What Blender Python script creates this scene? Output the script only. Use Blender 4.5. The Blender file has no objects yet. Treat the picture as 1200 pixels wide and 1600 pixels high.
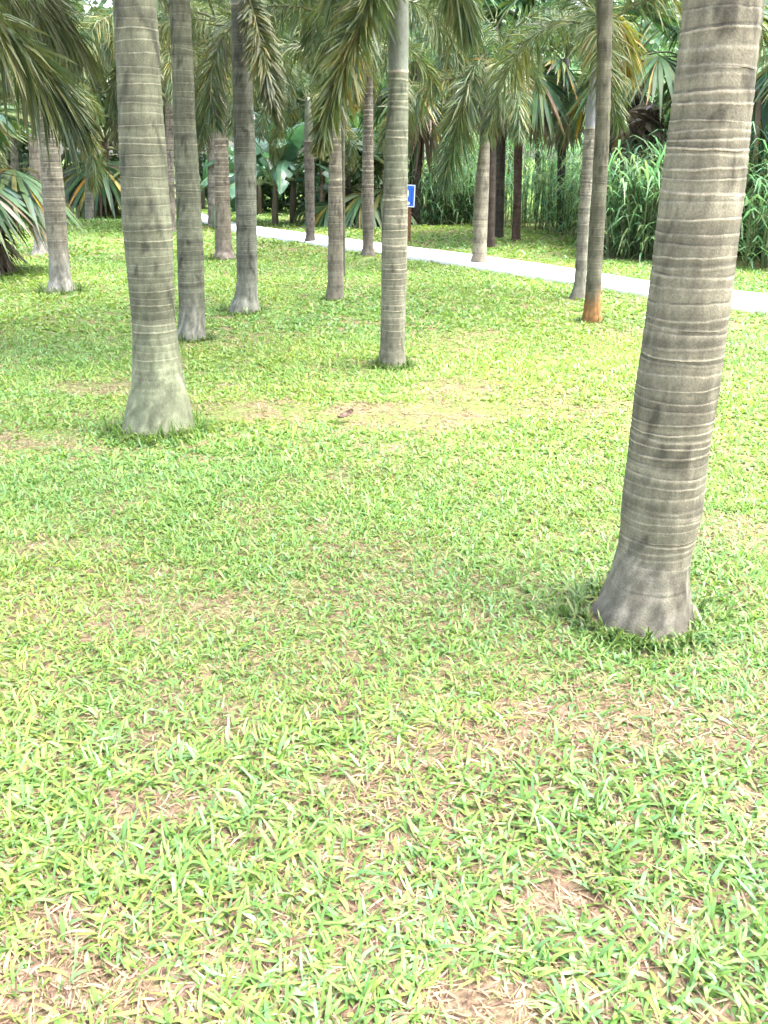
import bpy, math, random
import numpy as np
from mathutils import Vector, Matrix

R = math.radians
rnd = random.Random(7)
rng = np.random.default_rng(7)
scene = bpy.context.scene
COL = scene.collection

# ------------------------------------------------------------------ camera
CAM_H, FPX, PITCH = 1.5, 1400.0, R(21.8)
cam_d = bpy.data.cameras.new("camera")
cam = bpy.data.objects.new("camera", cam_d)
COL.objects.link(cam)
cam.location = (0, 0, CAM_H)
cam.rotation_euler = (R(90) - PITCH, 0, 0)
cam_d.sensor_fit = 'VERTICAL'
cam_d.sensor_height = 24.0
cam_d.lens = FPX / 1600.0 * 24.0
cam_d.clip_start, cam_d.clip_end = 0.05, 600.0
scene.camera = cam

# ------------------------------------------------------------------ sky, sun, exposure
SUN_EL, SUN_AZ = 64.0, 100.0            # azimuth clockwise from +Y (view direction) towards +X
world = bpy.data.worlds.new("World")
scene.world = world
world.use_nodes = True
wt = world.node_tree
wt.nodes.clear()
w_out = wt.nodes.new('ShaderNodeOutputWorld')
w_bg = wt.nodes.new('ShaderNodeBackground')
w_sky = wt.nodes.new('ShaderNodeTexSky')
w_sky.sky_type = 'NISHITA'
w_sky.sun_disc = False
w_sky.sun_elevation = R(SUN_EL)
w_sky.sun_rotation = R(SUN_AZ)
w_sky.air_density = 1.0
w_sky.dust_density = 4.0
w_sky.ozone_density = 1.0
w_hs = wt.nodes.new('ShaderNodeHueSaturation')      # thin white cloud: the blue is mostly washed out
w_hs.inputs['Saturation'].default_value = 0.6
w_bg.inputs['Strength'].default_value = 0.15
wt.links.new(w_sky.outputs[0], w_hs.inputs['Color'])
wt.links.new(w_hs.outputs[0], w_bg.inputs['Color'])
wt.links.new(w_bg.outputs[0], w_out.inputs['Surface'])

sun_d = bpy.data.lights.new("sun", 'SUN')
sun_d.energy = 1.5
sun_d.angle = R(40)
sun_d.color = (1.0, 0.975, 0.93)
sun = bpy.data.objects.new("sun", sun_d)
COL.objects.link(sun)
_d = Vector((math.sin(R(SUN_AZ)) * math.cos(R(SUN_EL)), math.cos(R(SUN_AZ)) * math.cos(R(SUN_EL)), math.sin(R(SUN_EL))))
sun.rotation_euler = (-_d).to_track_quat('-Z', 'Y').to_euler()
sun.location = (6, 6, 14)

vs = scene.view_settings
vs.view_transform = 'Standard'
vs.look = 'None'
vs.exposure = 3.12
vs.gamma = 1.0
vs.use_curve_mapping = False
scene.cycles.use_adaptive_sampling = True
scene.cycles.adaptive_threshold = 0.03
scene.cycles.max_bounces = 5
scene.cycles.diffuse_bounces = 3
scene.cycles.transmission_bounces = 4
scene.cycles.transparent_max_bounces = 4
scene.cycles.sample_clamp_indirect = 6.0
scene.cycles.use_denoising = True


# ------------------------------------------------------------------ helpers
CP, SP = math.cos(PITCH), math.sin(PITCH)


def ray(px, py):
    u, v = (px - 600) / FPX, (800 - py) / FPX
    return np.array([u, CP + v * SP, -SP + v * CP])


def ground(px, py):
    d = ray(px, py)
    t = CAM_H / -d[2]
    return np.array([d[0] * t, d[1] * t, 0.0])


def at(px, py, Y):
    d = ray(px, py)
    t = Y / d[1]
    return np.array([d[0] * t, Y, CAM_H + d[2] * t])


def depth(p):
    return p[1] * CP + (CAM_H - p[2]) * SP


def vnoise(x, y, seed=0):
    x = np.asarray(x, float); y = np.asarray(y, float)
    xi = np.floor(x).astype(np.int64); yi = np.floor(y).astype(np.int64)
    fx = x - xi; fy = y - yi
    fx = fx * fx * (3 - 2 * fx); fy = fy * fy * (3 - 2 * fy)

    def h(a, b):
        n = (a * 374761393 + b * 668265263 + seed * 1442695041) & 0xffffffff
        n = ((n ^ (n >> 13)) * 1274126177) & 0xffffffff
        return ((n ^ (n >> 16)) & 0xffff) / 65535.0
    return (h(xi, yi) * (1 - fx) + h(xi + 1, yi) * fx) * (1 - fy) + (h(xi, yi + 1) * (1 - fx) + h(xi + 1, yi + 1) * fx) * fy


def fbm(x, y, seed=0, o=3):
    s, a, t = 0, 1, 0
    for k in range(o):
        s = s + a * vnoise(x * 2 ** k, y * 2 ** k, seed + k); t += a; a *= .55
    return s / t


def make_mesh(name, verts, faces, cols=None, mats=(), mat_idx=None, smooth=False):
    """verts Nx3, faces: list of tuples or (M,k) array, cols Nx3 colour attribute."""
    me = bpy.data.meshes.new(name)
    verts = np.asarray(verts, np.float32)
    if isinstance(faces, np.ndarray):
        M, k = faces.shape
        me.vertices.add(len(verts)); me.vertices.foreach_set('co', verts.ravel())
        me.loops.add(M * k); me.loops.foreach_set('vertex_index', faces.astype(np.int32).ravel())
        me.polygons.add(M); me.polygons.foreach_set('loop_start', np.arange(0, M * k, k, dtype=np.int32))
    else:
        me.from_pydata([tuple(map(float, v)) for v in verts], [], [tuple(map(int, f)) for f in faces])
    for m in mats:
        me.materials.append(m)
    if mat_idx is not None:
        me.polygons.foreach_set('material_index', np.asarray(mat_idx, np.int32))
    if smooth:
        me.polygons.foreach_set('use_smooth', np.ones(len(me.polygons), bool))
    if cols is not None:
        a = me.color_attributes.new('Col', 'FLOAT_COLOR', 'POINT')
        c = np.ones((len(verts), 4), np.float32); c[:, :3] = cols
        a.data.foreach_set('color', c.ravel())
    me.update(calc_edges=True)
    me.validate()
    return me


class MB:
    """collects pieces of one mesh, as triangles"""
    def __init__(s):
        s.v, s.f, s.c, s.m, s.n = [], [], [], [], 0

    def add(s, v, f, c, m=0):
        v = np.asarray(v, float)
        c = np.asarray(c, float)
        if c.ndim == 1:
            c = np.tile(c, (len(v), 1))
        if not isinstance(f, np.ndarray):
            f = np.array([(q[0], q[k], q[k + 1]) for q in f for k in range(1, len(q) - 1)])
        s.v.append(v); s.c.append(c)
        s.f.append(f + s.n)
        s.m.append(np.full(len(f), m))
        s.n += len(v)

    def mesh(s, name, mats, smooth=False):
        return make_mesh(name, np.vstack(s.v), np.vstack(s.f), np.vstack(s.c), mats, np.concatenate(s.m), smooth)


def obj(name, me, parent=None, loc=None, label=None, cat=None, group=None, kind=None):
    o = bpy.data.objects.new(name, me)
    COL.objects.link(o)
    if parent is not None:
        o.parent = parent
    if loc is not None:
        o.location = loc
    if label: o['label'] = label
    if cat: o['category'] = cat
    if group: o['group'] = group
    if kind: o['kind'] = kind
    return o


# ------------------------------------------------------------------ materials
def nodes(name):
    m = bpy.data.materials.new(name)
    m.use_nodes = True
    nt = m.node_tree
    nt.nodes.clear()
    out = nt.nodes.new('ShaderNodeOutputMaterial')
    return m, nt, out


def leaf_material(name, trans=0.35, rough=0.5, spec=0.35, tcol=(1.15, 1.2, 0.6), var=0.25, vscale=6.0):
    m, nt, out = nodes(name)
    N, Lk = nt.nodes.new, nt.links.new
    at_ = N('ShaderNodeAttribute'); at_.attribute_name = 'Col'
    info = N('ShaderNodeObjectInfo')
    geo = N('ShaderNodeTexCoord')
    nz = N('ShaderNodeTexNoise'); nz.inputs['Scale'].default_value = vscale; nz.inputs['Detail'].default_value = 3
    Lk(geo.outputs['Object'], nz.inputs['Vector'])
    mp = N('ShaderNodeMapRange'); mp.inputs['From Min'].default_value = .25; mp.inputs['From Max'].default_value = .75
    mp.inputs['To Min'].default_value = 1 - var; mp.inputs['To Max'].default_value = 1 + var
    Lk(nz.outputs['Fac'], mp.inputs['Value'])
    mr = N('ShaderNodeMapRange'); mr.inputs['To Min'].default_value = .8; mr.inputs['To Max'].default_value = 1.2
    Lk(info.outputs['Random'], mr.inputs['Value'])
    mu = N('ShaderNodeMath'); mu.operation = 'MULTIPLY'
    Lk(mp.outputs[0], mu.inputs[0]); Lk(mr.outputs[0], mu.inputs[1])
    vm = N('ShaderNodeVectorMath'); vm.operation = 'SCALE'
    Lk(at_.outputs['Color'], vm.inputs[0]); Lk(mu.outputs[0], vm.inputs['Scale'])
    bs = N('ShaderNodeBsdfPrincipled')
    bs.inputs['Roughness'].default_value = rough
    bs.inputs['Specular IOR Level'].default_value = spec
    Lk(vm.outputs[0], bs.inputs['Base Color'])
    vt = N('ShaderNodeVectorMath'); vt.operation = 'MULTIPLY'; vt.inputs[1].default_value = tcol
    Lk(vm.outputs[0], vt.inputs[0])
    tr = N('ShaderNodeBsdfTranslucent')
    Lk(vt.outputs[0], tr.inputs['Color'])
    mx = N('ShaderNodeMixShader'); mx.inputs[0].default_value = trans
    Lk(bs.outputs[0], mx.inputs[1]); Lk(tr.outputs[0], mx.inputs[2])
    Lk(mx.outputs[0], out.inputs['Surface'])
    return m


def bark_material(name, bump=0.35, rough=0.85):
    m, nt, out = nodes(name)
    N, Lk = nt.nodes.new, nt.links.new
    at_ = N('ShaderNodeAttribute'); at_.attribute_name = 'Col'
    tc = N('ShaderNodeTexCoord')
    mpg = N('ShaderNodeMapping'); mpg.inputs['Scale'].default_value = (1, 1, 0.35)
    Lk(tc.outputs['Object'], mpg.inputs['Vector'])
    n1 = N('ShaderNodeTexNoise'); n1.inputs['Scale'].default_value = 38; n1.inputs['Detail'].default_value = 5; n1.inputs['Roughness'].default_value = .65
    Lk(mpg.outputs[0], n1.inputs['Vector'])
    n2 = N('ShaderNodeTexNoise'); n2.inputs['Scale'].default_value = 160; n2.inputs['Detail'].default_value = 3
    Lk(tc.outputs['Object'], n2.inputs['Vector'])
    mr = N('ShaderNodeMapRange'); mr.inputs['From Min'].default_value = .28; mr.inputs['From Max'].default_value = .72
    mr.inputs['To Min'].default_value = .72; mr.inputs['To Max'].default_value = 1.28
    Lk(n1.outputs['Fac'], mr.inputs['Value'])
    mr2 = N('ShaderNodeMapRange'); mr2.inputs['From Min'].default_value = .3; mr2.inputs['From Max'].default_value = .7
    mr2.inputs['To Min'].default_value = .8; mr2.inputs['To Max'].default_value = 1.2
    Lk(n2.outputs['Fac'], mr2.inputs['Value'])
    mu = N('ShaderNodeMath'); mu.operation = 'MULTIPLY'
    Lk(mr.outputs[0], mu.inputs[0]); Lk(mr2.outputs[0], mu.inputs[1])
    vm = N('ShaderNodeVectorMath'); vm.operation = 'SCALE'
    Lk(at_.outputs['Color'], vm.inputs[0]); Lk(mu.outputs[0], vm.inputs['Scale'])
    bs = N('ShaderNodeBsdfPrincipled'); bs.inputs['Roughness'].default_value = rough
    bs.inputs['Specular IOR Level'].default_value = .25
    Lk(vm.outputs[0], bs.inputs['Base Color'])
    bp = N('ShaderNodeBump'); bp.inputs['Strength'].default_value = bump; bp.inputs['Distance'].default_value = .01
    ad = N('ShaderNodeMath'); ad.operation = 'ADD'
    Lk(n1.outputs['Fac'], ad.inputs[0]); Lk(n2.outputs['Fac'], ad.inputs[1])
    Lk(ad.outputs[0], bp.inputs['Height']); Lk(bp.outputs[0], bs.inputs['Normal'])
    Lk(bs.outputs[0], out.inputs['Surface'])
    return m


def flat_material(name, c1, c2, scale, rough=.7, bump=.1, spec=.3):
    m, nt, out = nodes(name)
    N, Lk = nt.nodes.new, nt.links.new
    tc = N('ShaderNodeTexCoord')
    n1 = N('ShaderNodeTexNoise'); n1.inputs['Scale'].default_value = scale; n1.inputs['Detail'].default_value = 6
    Lk(tc.outputs['Object'], n1.inputs['Vector'])
    cr = N('ShaderNodeValToRGB')
    cr.color_ramp.elements[0].position = .35; cr.color_ramp.elements[0].color = (*c1, 1)
    cr.color_ramp.elements[1].position = .68; cr.color_ramp.elements[1].color = (*c2, 1)
    Lk(n1.outputs['Fac'], cr.inputs[0])
    bs = N('ShaderNodeBsdfPrincipled'); bs.inputs['Roughness'].default_value = rough
    bs.inputs['Specular IOR Level'].default_value = spec
    Lk(cr.outputs[0], bs.inputs['Base Color'])
    bp = N('ShaderNodeBump'); bp.inputs['Strength'].default_value = bump; bp.inputs['Distance'].default_value = .01
    Lk(n1.outputs['Fac'], bp.inputs['Height']); Lk(bp.outputs[0], bs.inputs['Normal'])
    Lk(bs.outputs[0], out.inputs['Surface'])
    return m


def soil_material():
    m, nt, out = nodes('soil_and_thatch')
    N, Lk = nt.nodes.new, nt.links.new
    tc = N('ShaderNodeTexCoord')
    a = N('ShaderNodeTexNoise'); a.inputs['Scale'].default_value = 55; a.inputs['Detail'].default_value = 6; a.inputs['Roughness'].default_value = .7
    b = N('ShaderNodeTexNoise'); b.inputs['Scale'].default_value = 3.5; b.inputs['Detail'].default_value = 4
    Lk(tc.outputs['Object'], a.inputs['Vector']); Lk(tc.outputs['Object'], b.inputs['Vector'])
    cr = N('ShaderNodeValToRGB'); e = cr.color_ramp.elements
    e[0].position = .30; e[0].color = (.06, .038, .028, 1)
    e[1].position = .74; e[1].color = (.33, .22, .155, 1)
    k = e.new(.5); k.color = (.165, .103, .076, 1)
    Lk(a.outputs['Fac'], cr.inputs[0])
    gr = N('ShaderNodeValToRGB'); e = gr.color_ramp.elements
    e[0].position = .35; e[0].color = (.07, .13, .028, 1)
    e[1].position = .7; e[1].color = (.16, .23, .055, 1)
    Lk(a.outputs['Fac'], gr.inputs[0])
    fa = N('ShaderNodeMapRange'); fa.inputs['From Min'].default_value = .4; fa.inputs['From Max'].default_value = .6
    fa.inputs['To Min'].default_value = .25; fa.inputs['To Max'].default_value = .8
    Lk(b.outputs['Fac'], fa.inputs['Value'])
    gp = N('ShaderNodeNewGeometry'); sx = N('ShaderNodeSeparateXYZ'); Lk(gp.outputs['Position'], sx.inputs[0])
    fy = N('ShaderNodeMapRange'); fy.inputs['From Min'].default_value = 20; fy.inputs['From Max'].default_value = 27      # closed turf further off
    Lk(sx.outputs['Y'], fy.inputs['Value'])
    fn = N('ShaderNodeMapRange'); fn.inputs['From Min'].default_value = 1.6; fn.inputs['From Max'].default_value = 4.2     # the turf is thin and earthy towards the camera
    fn.inputs['To Min'].default_value = .2
    Lk(sx.outputs['Y'], fn.inputs['Value'])
    fq_ = N('ShaderNodeMath'); fq_.operation = 'MULTIPLY'; Lk(fa.outputs[0], fq_.inputs[0]); Lk(fn.outputs[0], fq_.inputs[1])
    fm = N('ShaderNodeMath'); fm.operation = 'MAXIMUM'; Lk(fq_.outputs[0], fm.inputs[0]); Lk(fy.outputs[0], fm.inputs[1])
    mx = N('ShaderNodeMix'); mx.data_type = 'RGBA'
    Lk(fm.outputs[0], mx.inputs[0]); Lk(cr.outputs[0], mx.inputs[6]); Lk(gr.outputs[0], mx.inputs[7])
    bs = N('ShaderNodeBsdfPrincipled'); bs.inputs['Roughness'].default_value = .95; bs.inputs['Specular IOR Level'].default_value = .1
    Lk(mx.outputs[2], bs.inputs['Base Color'])
    bp = N('ShaderNodeBump'); bp.inputs['Strength'].default_value = .8; bp.inputs['Distance'].default_value = .02
    Lk(a.outputs['Fac'], bp.inputs['Height']); Lk(bp.outputs[0], bs.inputs['Normal'])
    Lk(bs.outputs[0], out.inputs['Surface'])
    return m


M_SOIL = soil_material()
M_GRASS = leaf_material('grass_blades', trans=.38, rough=.42, spec=.45, tcol=(1.1, 1.15, .6), var=.12, vscale=1.3)
M_TUFT = leaf_material('tuft_blades', trans=.3, rough=.45, spec=.4, var=.15)
M_FROND = leaf_material('palm_leaflets', trans=.30, rough=.5, spec=.35, tcol=(.95, 1.15, .7), var=.22)
M_BROAD = leaf_material('banana_leaf', trans=.3, rough=.32, spec=.6, tcol=(.9, 1.2, .6), var=.18, vscale=3)
M_REED = leaf_material('reed_blades', trans=.5, rough=.45, spec=.45, tcol=(1.1, 1.35, .95), var=.2, vscale=1.0)
M_TREE = leaf_material('tree_leaves', trans=.3, rough=.5, spec=.35, var=.25, vscale=.8)
M_BARK = bark_material('palm_bark', bump=.2)
M_SHAFT = bark_material('crownshaft_skin', bump=.12, rough=.5)
M_RACHIS = bark_material('leaf_stalk', bump=.15, rough=.6)
M_PATH = flat_material('pale_concrete', (.62, .63, .60), (.78, .79, .77), 5.0, rough=.85, bump=.15)
M_BLUE = flat_material('blue_sign_paint', (.012, .10, .52), (.02, .14, .62), 14, rough=.35, bump=.02, spec=.5)
M_WHITE = flat_material('white_sign_paint', (.72, .75, .80), (.8, .82, .84), 14, rough=.4, bump=.02, spec=.5)
M_POST = flat_material('weathered_wood', (.11, .055, .03), (.22, .115, .06), 30, rough=.8, bump=.3)
M_DEAD = flat_material('dead_leaf', (.06, .035, .022), (.17, .12, .085), 40, rough=.8, bump=.3)

# ------------------------------------------------------------------ the ground
xs = np.concatenate([np.linspace(-160, -14, 12), np.linspace(-12, 12, 97), np.linspace(14, 160, 12)])
ys = np.concatenate([np.linspace(-60, -2, 8), np.linspace(0, 30, 121), np.linspace(34, 260, 14)])


def relief(x, y):
    return (fbm(x * 1.1, y * 1.1, 3) - .5) * .05


gx, gy = np.meshgrid(xs, ys)
gz = np.where((np.abs(gx) < 13) & (gy > -1) & (gy < 30), relief(gx, gy), 0)
gv = np.stack([gx.ravel(), gy.ravel(), gz.ravel()], 1)
nx_, ny_ = len(xs), len(ys)
ii, jj = np.meshgrid(np.arange(nx_ - 1), np.arange(ny_ - 1))
b0 = (jj * nx_ + ii).ravel()
gf = np.stack([b0, b0 + 1, b0 + nx_ + 1, b0 + nx_], 1)
obj('ground', make_mesh('ground', gv, gf, mats=[M_SOIL], smooth=True), kind='structure')

# the pale path
near_px = [(1420, 524), (1300, 506), (1200, 492), (1100, 480), (1015, 467), (900, 447), (780, 428), (700, 414), (640, 405), (560, 394), (480, 382), (400, 370), (350, 359), (318, 350), (300, 341), (290, 334), (286, 328)]
far_px = [(1420, 491), (1300, 477), (1200, 465), (1100, 456), (1015, 446), (900, 425), (780, 408), (700, 397), (640, 390), (560, 379), (480, 368), (400, 357), (360, 350), (336, 344), (318, 337), (308, 331), (302, 326)]
pn = np.array([ground(*p) for p in near_px]); pf = np.array([ground(*p) for p in far_px])


def resample(p, n):
    d = np.r_[0, np.cumsum(np.linalg.norm(np.diff(p, axis=0), axis=1))]
    t = np.linspace(0, d[-1], n)
    q = np.stack([np.interp(t, d, p[:, k]) for k in range(3)], 1)
    for _ in range(3):
        q[1:-1] = (q[:-2] + 2 * q[1:-1] + q[2:]) / 4
    return q


pn, pf = resample(pn, 70), resample(pf, 70)
zt = .045
pv, pfc = [], []
for a, b in zip(pn, pf):
    for q, z in ((a, -.03), (a, zt), (a * .93 + b * .07, zt + .012), (a * .07 + b * .93, zt + .012), (b, zt), (b, -.03)):
        pv.append((q[0], q[1], z))
for i in range(69):
    for k in range(5):
        pfc.append((i * 6 + k, i * 6 + k + 1, i * 6 + 7 + k, i * 6 + 6 + k))
obj('path', make_mesh('path', pv, pfc, mats=[M_PATH], smooth=False), kind='structure')
PATH_POLY = np.vstack([pn[:, :2], pf[::-1, :2]])


def in_poly(x, y, poly):
    c = np.zeros(len(x), bool)
    j = len(poly) - 1
    for i in range(len(poly)):
        xi, yi = poly[i]; xj, yj = poly[j]
        with np.errstate(divide='ignore', invalid='ignore'):
            c ^= ((yi > y) != (yj > y)) & (x < (xj - xi) * (y - yi) / (yj - yi) + xi)
        j = i
    return c


# ------------------------------------------------------------------ leaf strips
def strips(base, direc, side, length, width, droop, prof, cols, tipcol=None, curl=None):
    """many leaf blades at once: base,direc,side Nx3; length,width,droop N; prof: list of (t, w) rows, the last one a point."""
    N = len(base)
    rows = []
    up = np.array([0, 0, 1.0])
    for t, w in prof:
        c = base + direc * (length * t)[:, None] - up * (droop * length * t * t)[:, None]
        if curl is not None:
            c = c + side * (curl * length * t * t)[:, None]
        if w > 0:
            rows += [c - side * (width * w * .5)[:, None], c + side * (width * w * .5)[:, None]]
        else:
            rows += [c]
    K = len(rows)
    v = np.stack(rows, 1).reshape(-1, 3)
    f = []
    nr = len(prof) - 1
    for r in range(nr - 1):
        a = 2 * r
        f += [(a, a + 1, a + 3), (a, a + 3, a + 2)]
    f += [(2 * nr - 2, 2 * nr - 1, 2 * nr)]
    f = np.array(f)
    faces = (np.arange(N)[:, None, None] * K + f[None]).reshape(-1, 3)
    c = np.repeat(cols[:, None, :], K, 1)
    if tipcol is not None:
        c[:, -1] = tipcol
        c[:, -3:-1] = .7 * c[:, -3:-1] + .3 * tipcol[:, None]
    return v, faces, c.reshape(-1, 3)


def unit(a):
    return a / np.maximum(np.linalg.norm(a, axis=-1, keepdims=True), 1e-9)


# ------------------------------------------------------------------ palm trunks
def trunk_mesh(name, samples, base_y, top_z, seg, tint, seed, ring0=.25, ring_gap=(.032, .05), scar=1.0, foot=None, shaft_z=None, band=1.0):
    """samples: rows (py, left, right) of the outline, read off at the trunk's own distance."""
    g = ground((samples[0][1] + samples[0][2]) / 2, base_y)
    Y = g[1]
    r_ = random.Random(seed)
    zs, cx, rad = [], [], []
    for py, l, r in samples:
        a, b = at(l, py, Y), at(r, py, Y)
        zs.append(a[2]); cx.append((a[0] + b[0]) / 2); rad.append((b[0] - a[0]) / 2)
    zs, cx, rad = map(np.array, (zs, cx, rad))
    o = np.argsort(zs); zs, cx, rad = zs[o], cx[o], rad[o]
    # carry on above the frame
    if top_z > zs[-1]:
        k = max(0, len(zs) - 4)
        sl = (cx[-1] - cx[k]) / max(.05, zs[-1] - zs[k])
        zs = np.r_[zs, top_z]; cx = np.r_[cx, cx[-1] + sl * (top_z - zs[-2]) * .8]; rad = np.r_[rad, rad[-1] * .92]
    zs = np.r_[-.12, zs]; cx = np.r_[cx[0], cx]; rad = np.r_[rad[0] * 1.06, rad]
    # ring rows
    rows = []                                  # z, radius offset, pale, dark, tone
    z = -.12
    while z < ring0:
        rows.append((z, r_.uniform(-.001, .001), 0, r_.random() ** 4 * .6, r_.uniform(.9, 1.1))); z += r_.uniform(.010, .020)
    while z < top_z:
        gap = r_.uniform(*ring_gap) * (1 + .25 * min(1, max(0, (z - .9))))
        tone = r_.uniform(.74, 1.2)
        k = r_.random() ** 1.3
        fade = min(1, .12 + (z - ring0) / .34)
        pale = scar * (.08 + .92 * k) * fade
        k *= fade
        up_ = 1 + (band - 1) * min(1, max(0, (z - .7) / .5)); pw = min(.3 * gap, r_.uniform(.003, .0075) * up_); dw = min(.3 * gap, r_.uniform(.002, .006) * up_); dk = fade * r_.uniform(.25, 1)
        k *= .5
        rows += [(z, .0002, 0, .1, tone), (z + .0012, .0018 * k, pale, 0, tone), (z + pw, .0026 * k, pale * .9, 0, tone),
                 (z + pw + .0012, -.0006 * fade, 0, dk, tone), (z + pw + dw, -.0009 * fade, 0, dk, tone),
                 (z + pw + dw + .004, -.0008, 0, .15, tone), (z + .5 * (gap + pw + dw + .004), .0003, 0, 0, tone * r_.uniform(.92, 1.08))]
        z += gap
    rows = [q for q in rows if q[0] < top_z] + [(top_z, 0, 0, 0, 1)]
    n_pl = sum(1 for q in rows if q[0] < ring0)
    ring_id = [0 if i < n_pl else (i - n_pl) // 7 for i in range(len(rows))]
    th = np.linspace(0, 2 * math.pi, seg, endpoint=False)
    tint = np.array(tint) * np.array([.63, .68, .635])
    r0 = rad.min()
    RW = np.array(rows)
    z, dr, pale, dark, tone = [RW[:, q:q + 1] for q in range(5)]
    rid = np.array(ring_id, float)[:, None]
    TH = np.tile(th, (len(rows), 1)); Z = z + 0 * TH; RID = rid + 0 * TH
    c = np.interp(Z, zs, cx); r = np.interp(Z, zs, rad)
    cyc = np.cos(TH) * 1.0, np.sin(TH) * 1.0

    def nz(ks, kz, zz, sd, o=3):                # noise round the stem without a seam
        return fbm(cyc[0] * ks + 20 + sd * 1.3, cyc[1] * ks + zz * kz, sd, o)
    wav = nz(2.0, 2.2, Z, seed) - .5
    flare = np.clip(1 - Z / .28, 0, 1)
    lump = nz(3.5, 11, Z, seed + 31) - .5
    rr = r * (1 + .05 * wav + .05 * flare * np.sin(TH * 5 + seed) + (.03 + .16 * flare) * lump + (.012 + .02 * flare) * (nz(9, 30, Z, seed + 61) - .5)) + dr * (1 if r0 > .06 else .6)
    tilt = .004 * np.sin(TH + RID * 1.7) + .006 * (nz(2.6, .6, RID, seed + 23) - .5)
    ZZ = Z + tilt * (Z > ring0) + .002 * wav
    V = np.stack([c + rr * np.cos(TH), Y + rr * np.sin(TH), ZZ], -1).reshape(-1, 3)
    big = nz(1.6, 2.4, Z, seed + 5); fine = nz(5, 16, Z, seed + 8)
    blot = np.clip((nz(2.4, 9, Z, seed + 11) - .62) * 7, 0, 1)
    strk = nz(8, 3.0, Z, seed + 17)
    patch = nz(2.2, 1.9, RID, seed + 41)        # each internode weathers on its own
    col = tint * (tone * (.62 + .5 * big + .28 * patch) * (.78 + .44 * fine) * (.86 + .28 * strk))[..., None]
    br = np.clip((nz(2.6, 1.3, RID, seed + 2) - .3) * 3, 0, 1)       # scars break up round the stem
    pl = (pale * br)[..., None]
    col = col * (1 - .75 * pl) + np.array([.34, .295, .205]) * .75 * pl
    col = col * (1 - .55 * dark * (.35 + .65 * br))[..., None]
    col = col * (1 - .55 * blot)[..., None]
    if foot is not None:                        # lichen or algae at the foot
        fz, fc = foot
        w = (np.clip((fz - Z) / (.5 * fz) + (big - .5) * 1.6, 0, 1) * (.35 + .65 * fine))[..., None]
        spot = np.clip((nz(5, 20, Z, seed + 51) - .5) * 5, -1, 1)[..., None]
        col = col * (1 - w) + np.array(fc) * .82 * w * (.25 + .6 * big + .7 * strk)[..., None]
        col = col * (1 + .5 * spot * w)
    if shaft_z is not None:                     # green new wood below the crownshaft
        w = (np.clip((Z - shaft_z[0]) / .4, 0, .6) * (.2 + .8 * big))[..., None]
        col = col * (1 - w) + np.array([.07, .095, .055]) * w
    C = col.reshape(-1, 3)
    nr = len(rows)
    i, j = np.meshgrid(np.arange(seg), np.arange(nr - 1))
    a = (j * seg + i).ravel(); b = (j * seg + (i + 1) % seg).ravel()
    F = np.stack([a, b, b + seg, a + seg], 1)
    off = np.array([g[0], Y, 0])
    me = make_mesh(name, V - off, F, C, [M_BARK], smooth=True)
    top = np.array([np.interp(top_z, zs, cx), Y, top_z])
    return me, g, top, float(np.interp(top_z, zs, rad)), float(rad[1])


def tube(mb, pts, rads, col, n=6, m=0):
    pts = np.asarray(pts, float)
    T = unit(np.gradient(pts, axis=0))
    ref = np.array([0, 0, 1.0]) if abs(T[0][2]) < .9 else np.array([1.0, 0, 0])
    S = unit(np.cross(T, ref)); U = np.cross(S, T)
    th = np.linspace(0, 2 * math.pi, n, endpoint=False)
    v = (pts[:, None] + (S[:, None] * np.cos(th)[None, :, None] + U[:, None] * np.sin(th)[None, :, None]) * np.asarray(rads)[:, None, None]).reshape(-1, 3)
    f = []
    for r in range(len(pts) - 1):
        for k in range(n):
            f.append((r * n + k, r * n + (k + 1) % n, (r + 1) * n + (k + 1) % n, (r + 1) * n + k))
    f.append(tuple(range((len(pts) - 1) * n, len(pts) * n)))
    col = np.asarray(col, float)
    if col.ndim == 2 and len(col) == len(pts):
        col = np.repeat(col, n, 0)
    mb.add(v, f, col, m)


# ------------------------------------------------------------------ palm fronds
GREENS = np.array([[.034, .080, .036], [.044, .100, .038], [.062, .116, .040], [.038, .094, .062], [.082, .124, .040]])
YELLOW = np.array([[.26, .19, .03], [.34, .18, .025], [.20, .17, .03], [.15, .15, .03]])
DEADC = np.array([[.10, .075, .055], [.15, .11, .075], [.07, .055, .045], [.18, .15, .12]])


def leaf_cols(r, n, mix):
    """mix: (green, yellow, dead) weights"""
    pal = np.vstack([GREENS, YELLOW, DEADC])
    p = np.r_[np.full(len(GREENS), mix[0] / len(GREENS)), np.full(len(YELLOW), mix[1] / len(YELLOW)), np.full(len(DEADC), mix[2] / len(DEADC))]
    k = r.choice(len(pal), n, p=p / p.sum())
    return pal[k] * r.uniform(.75, 1.3, (n, 1))


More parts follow.
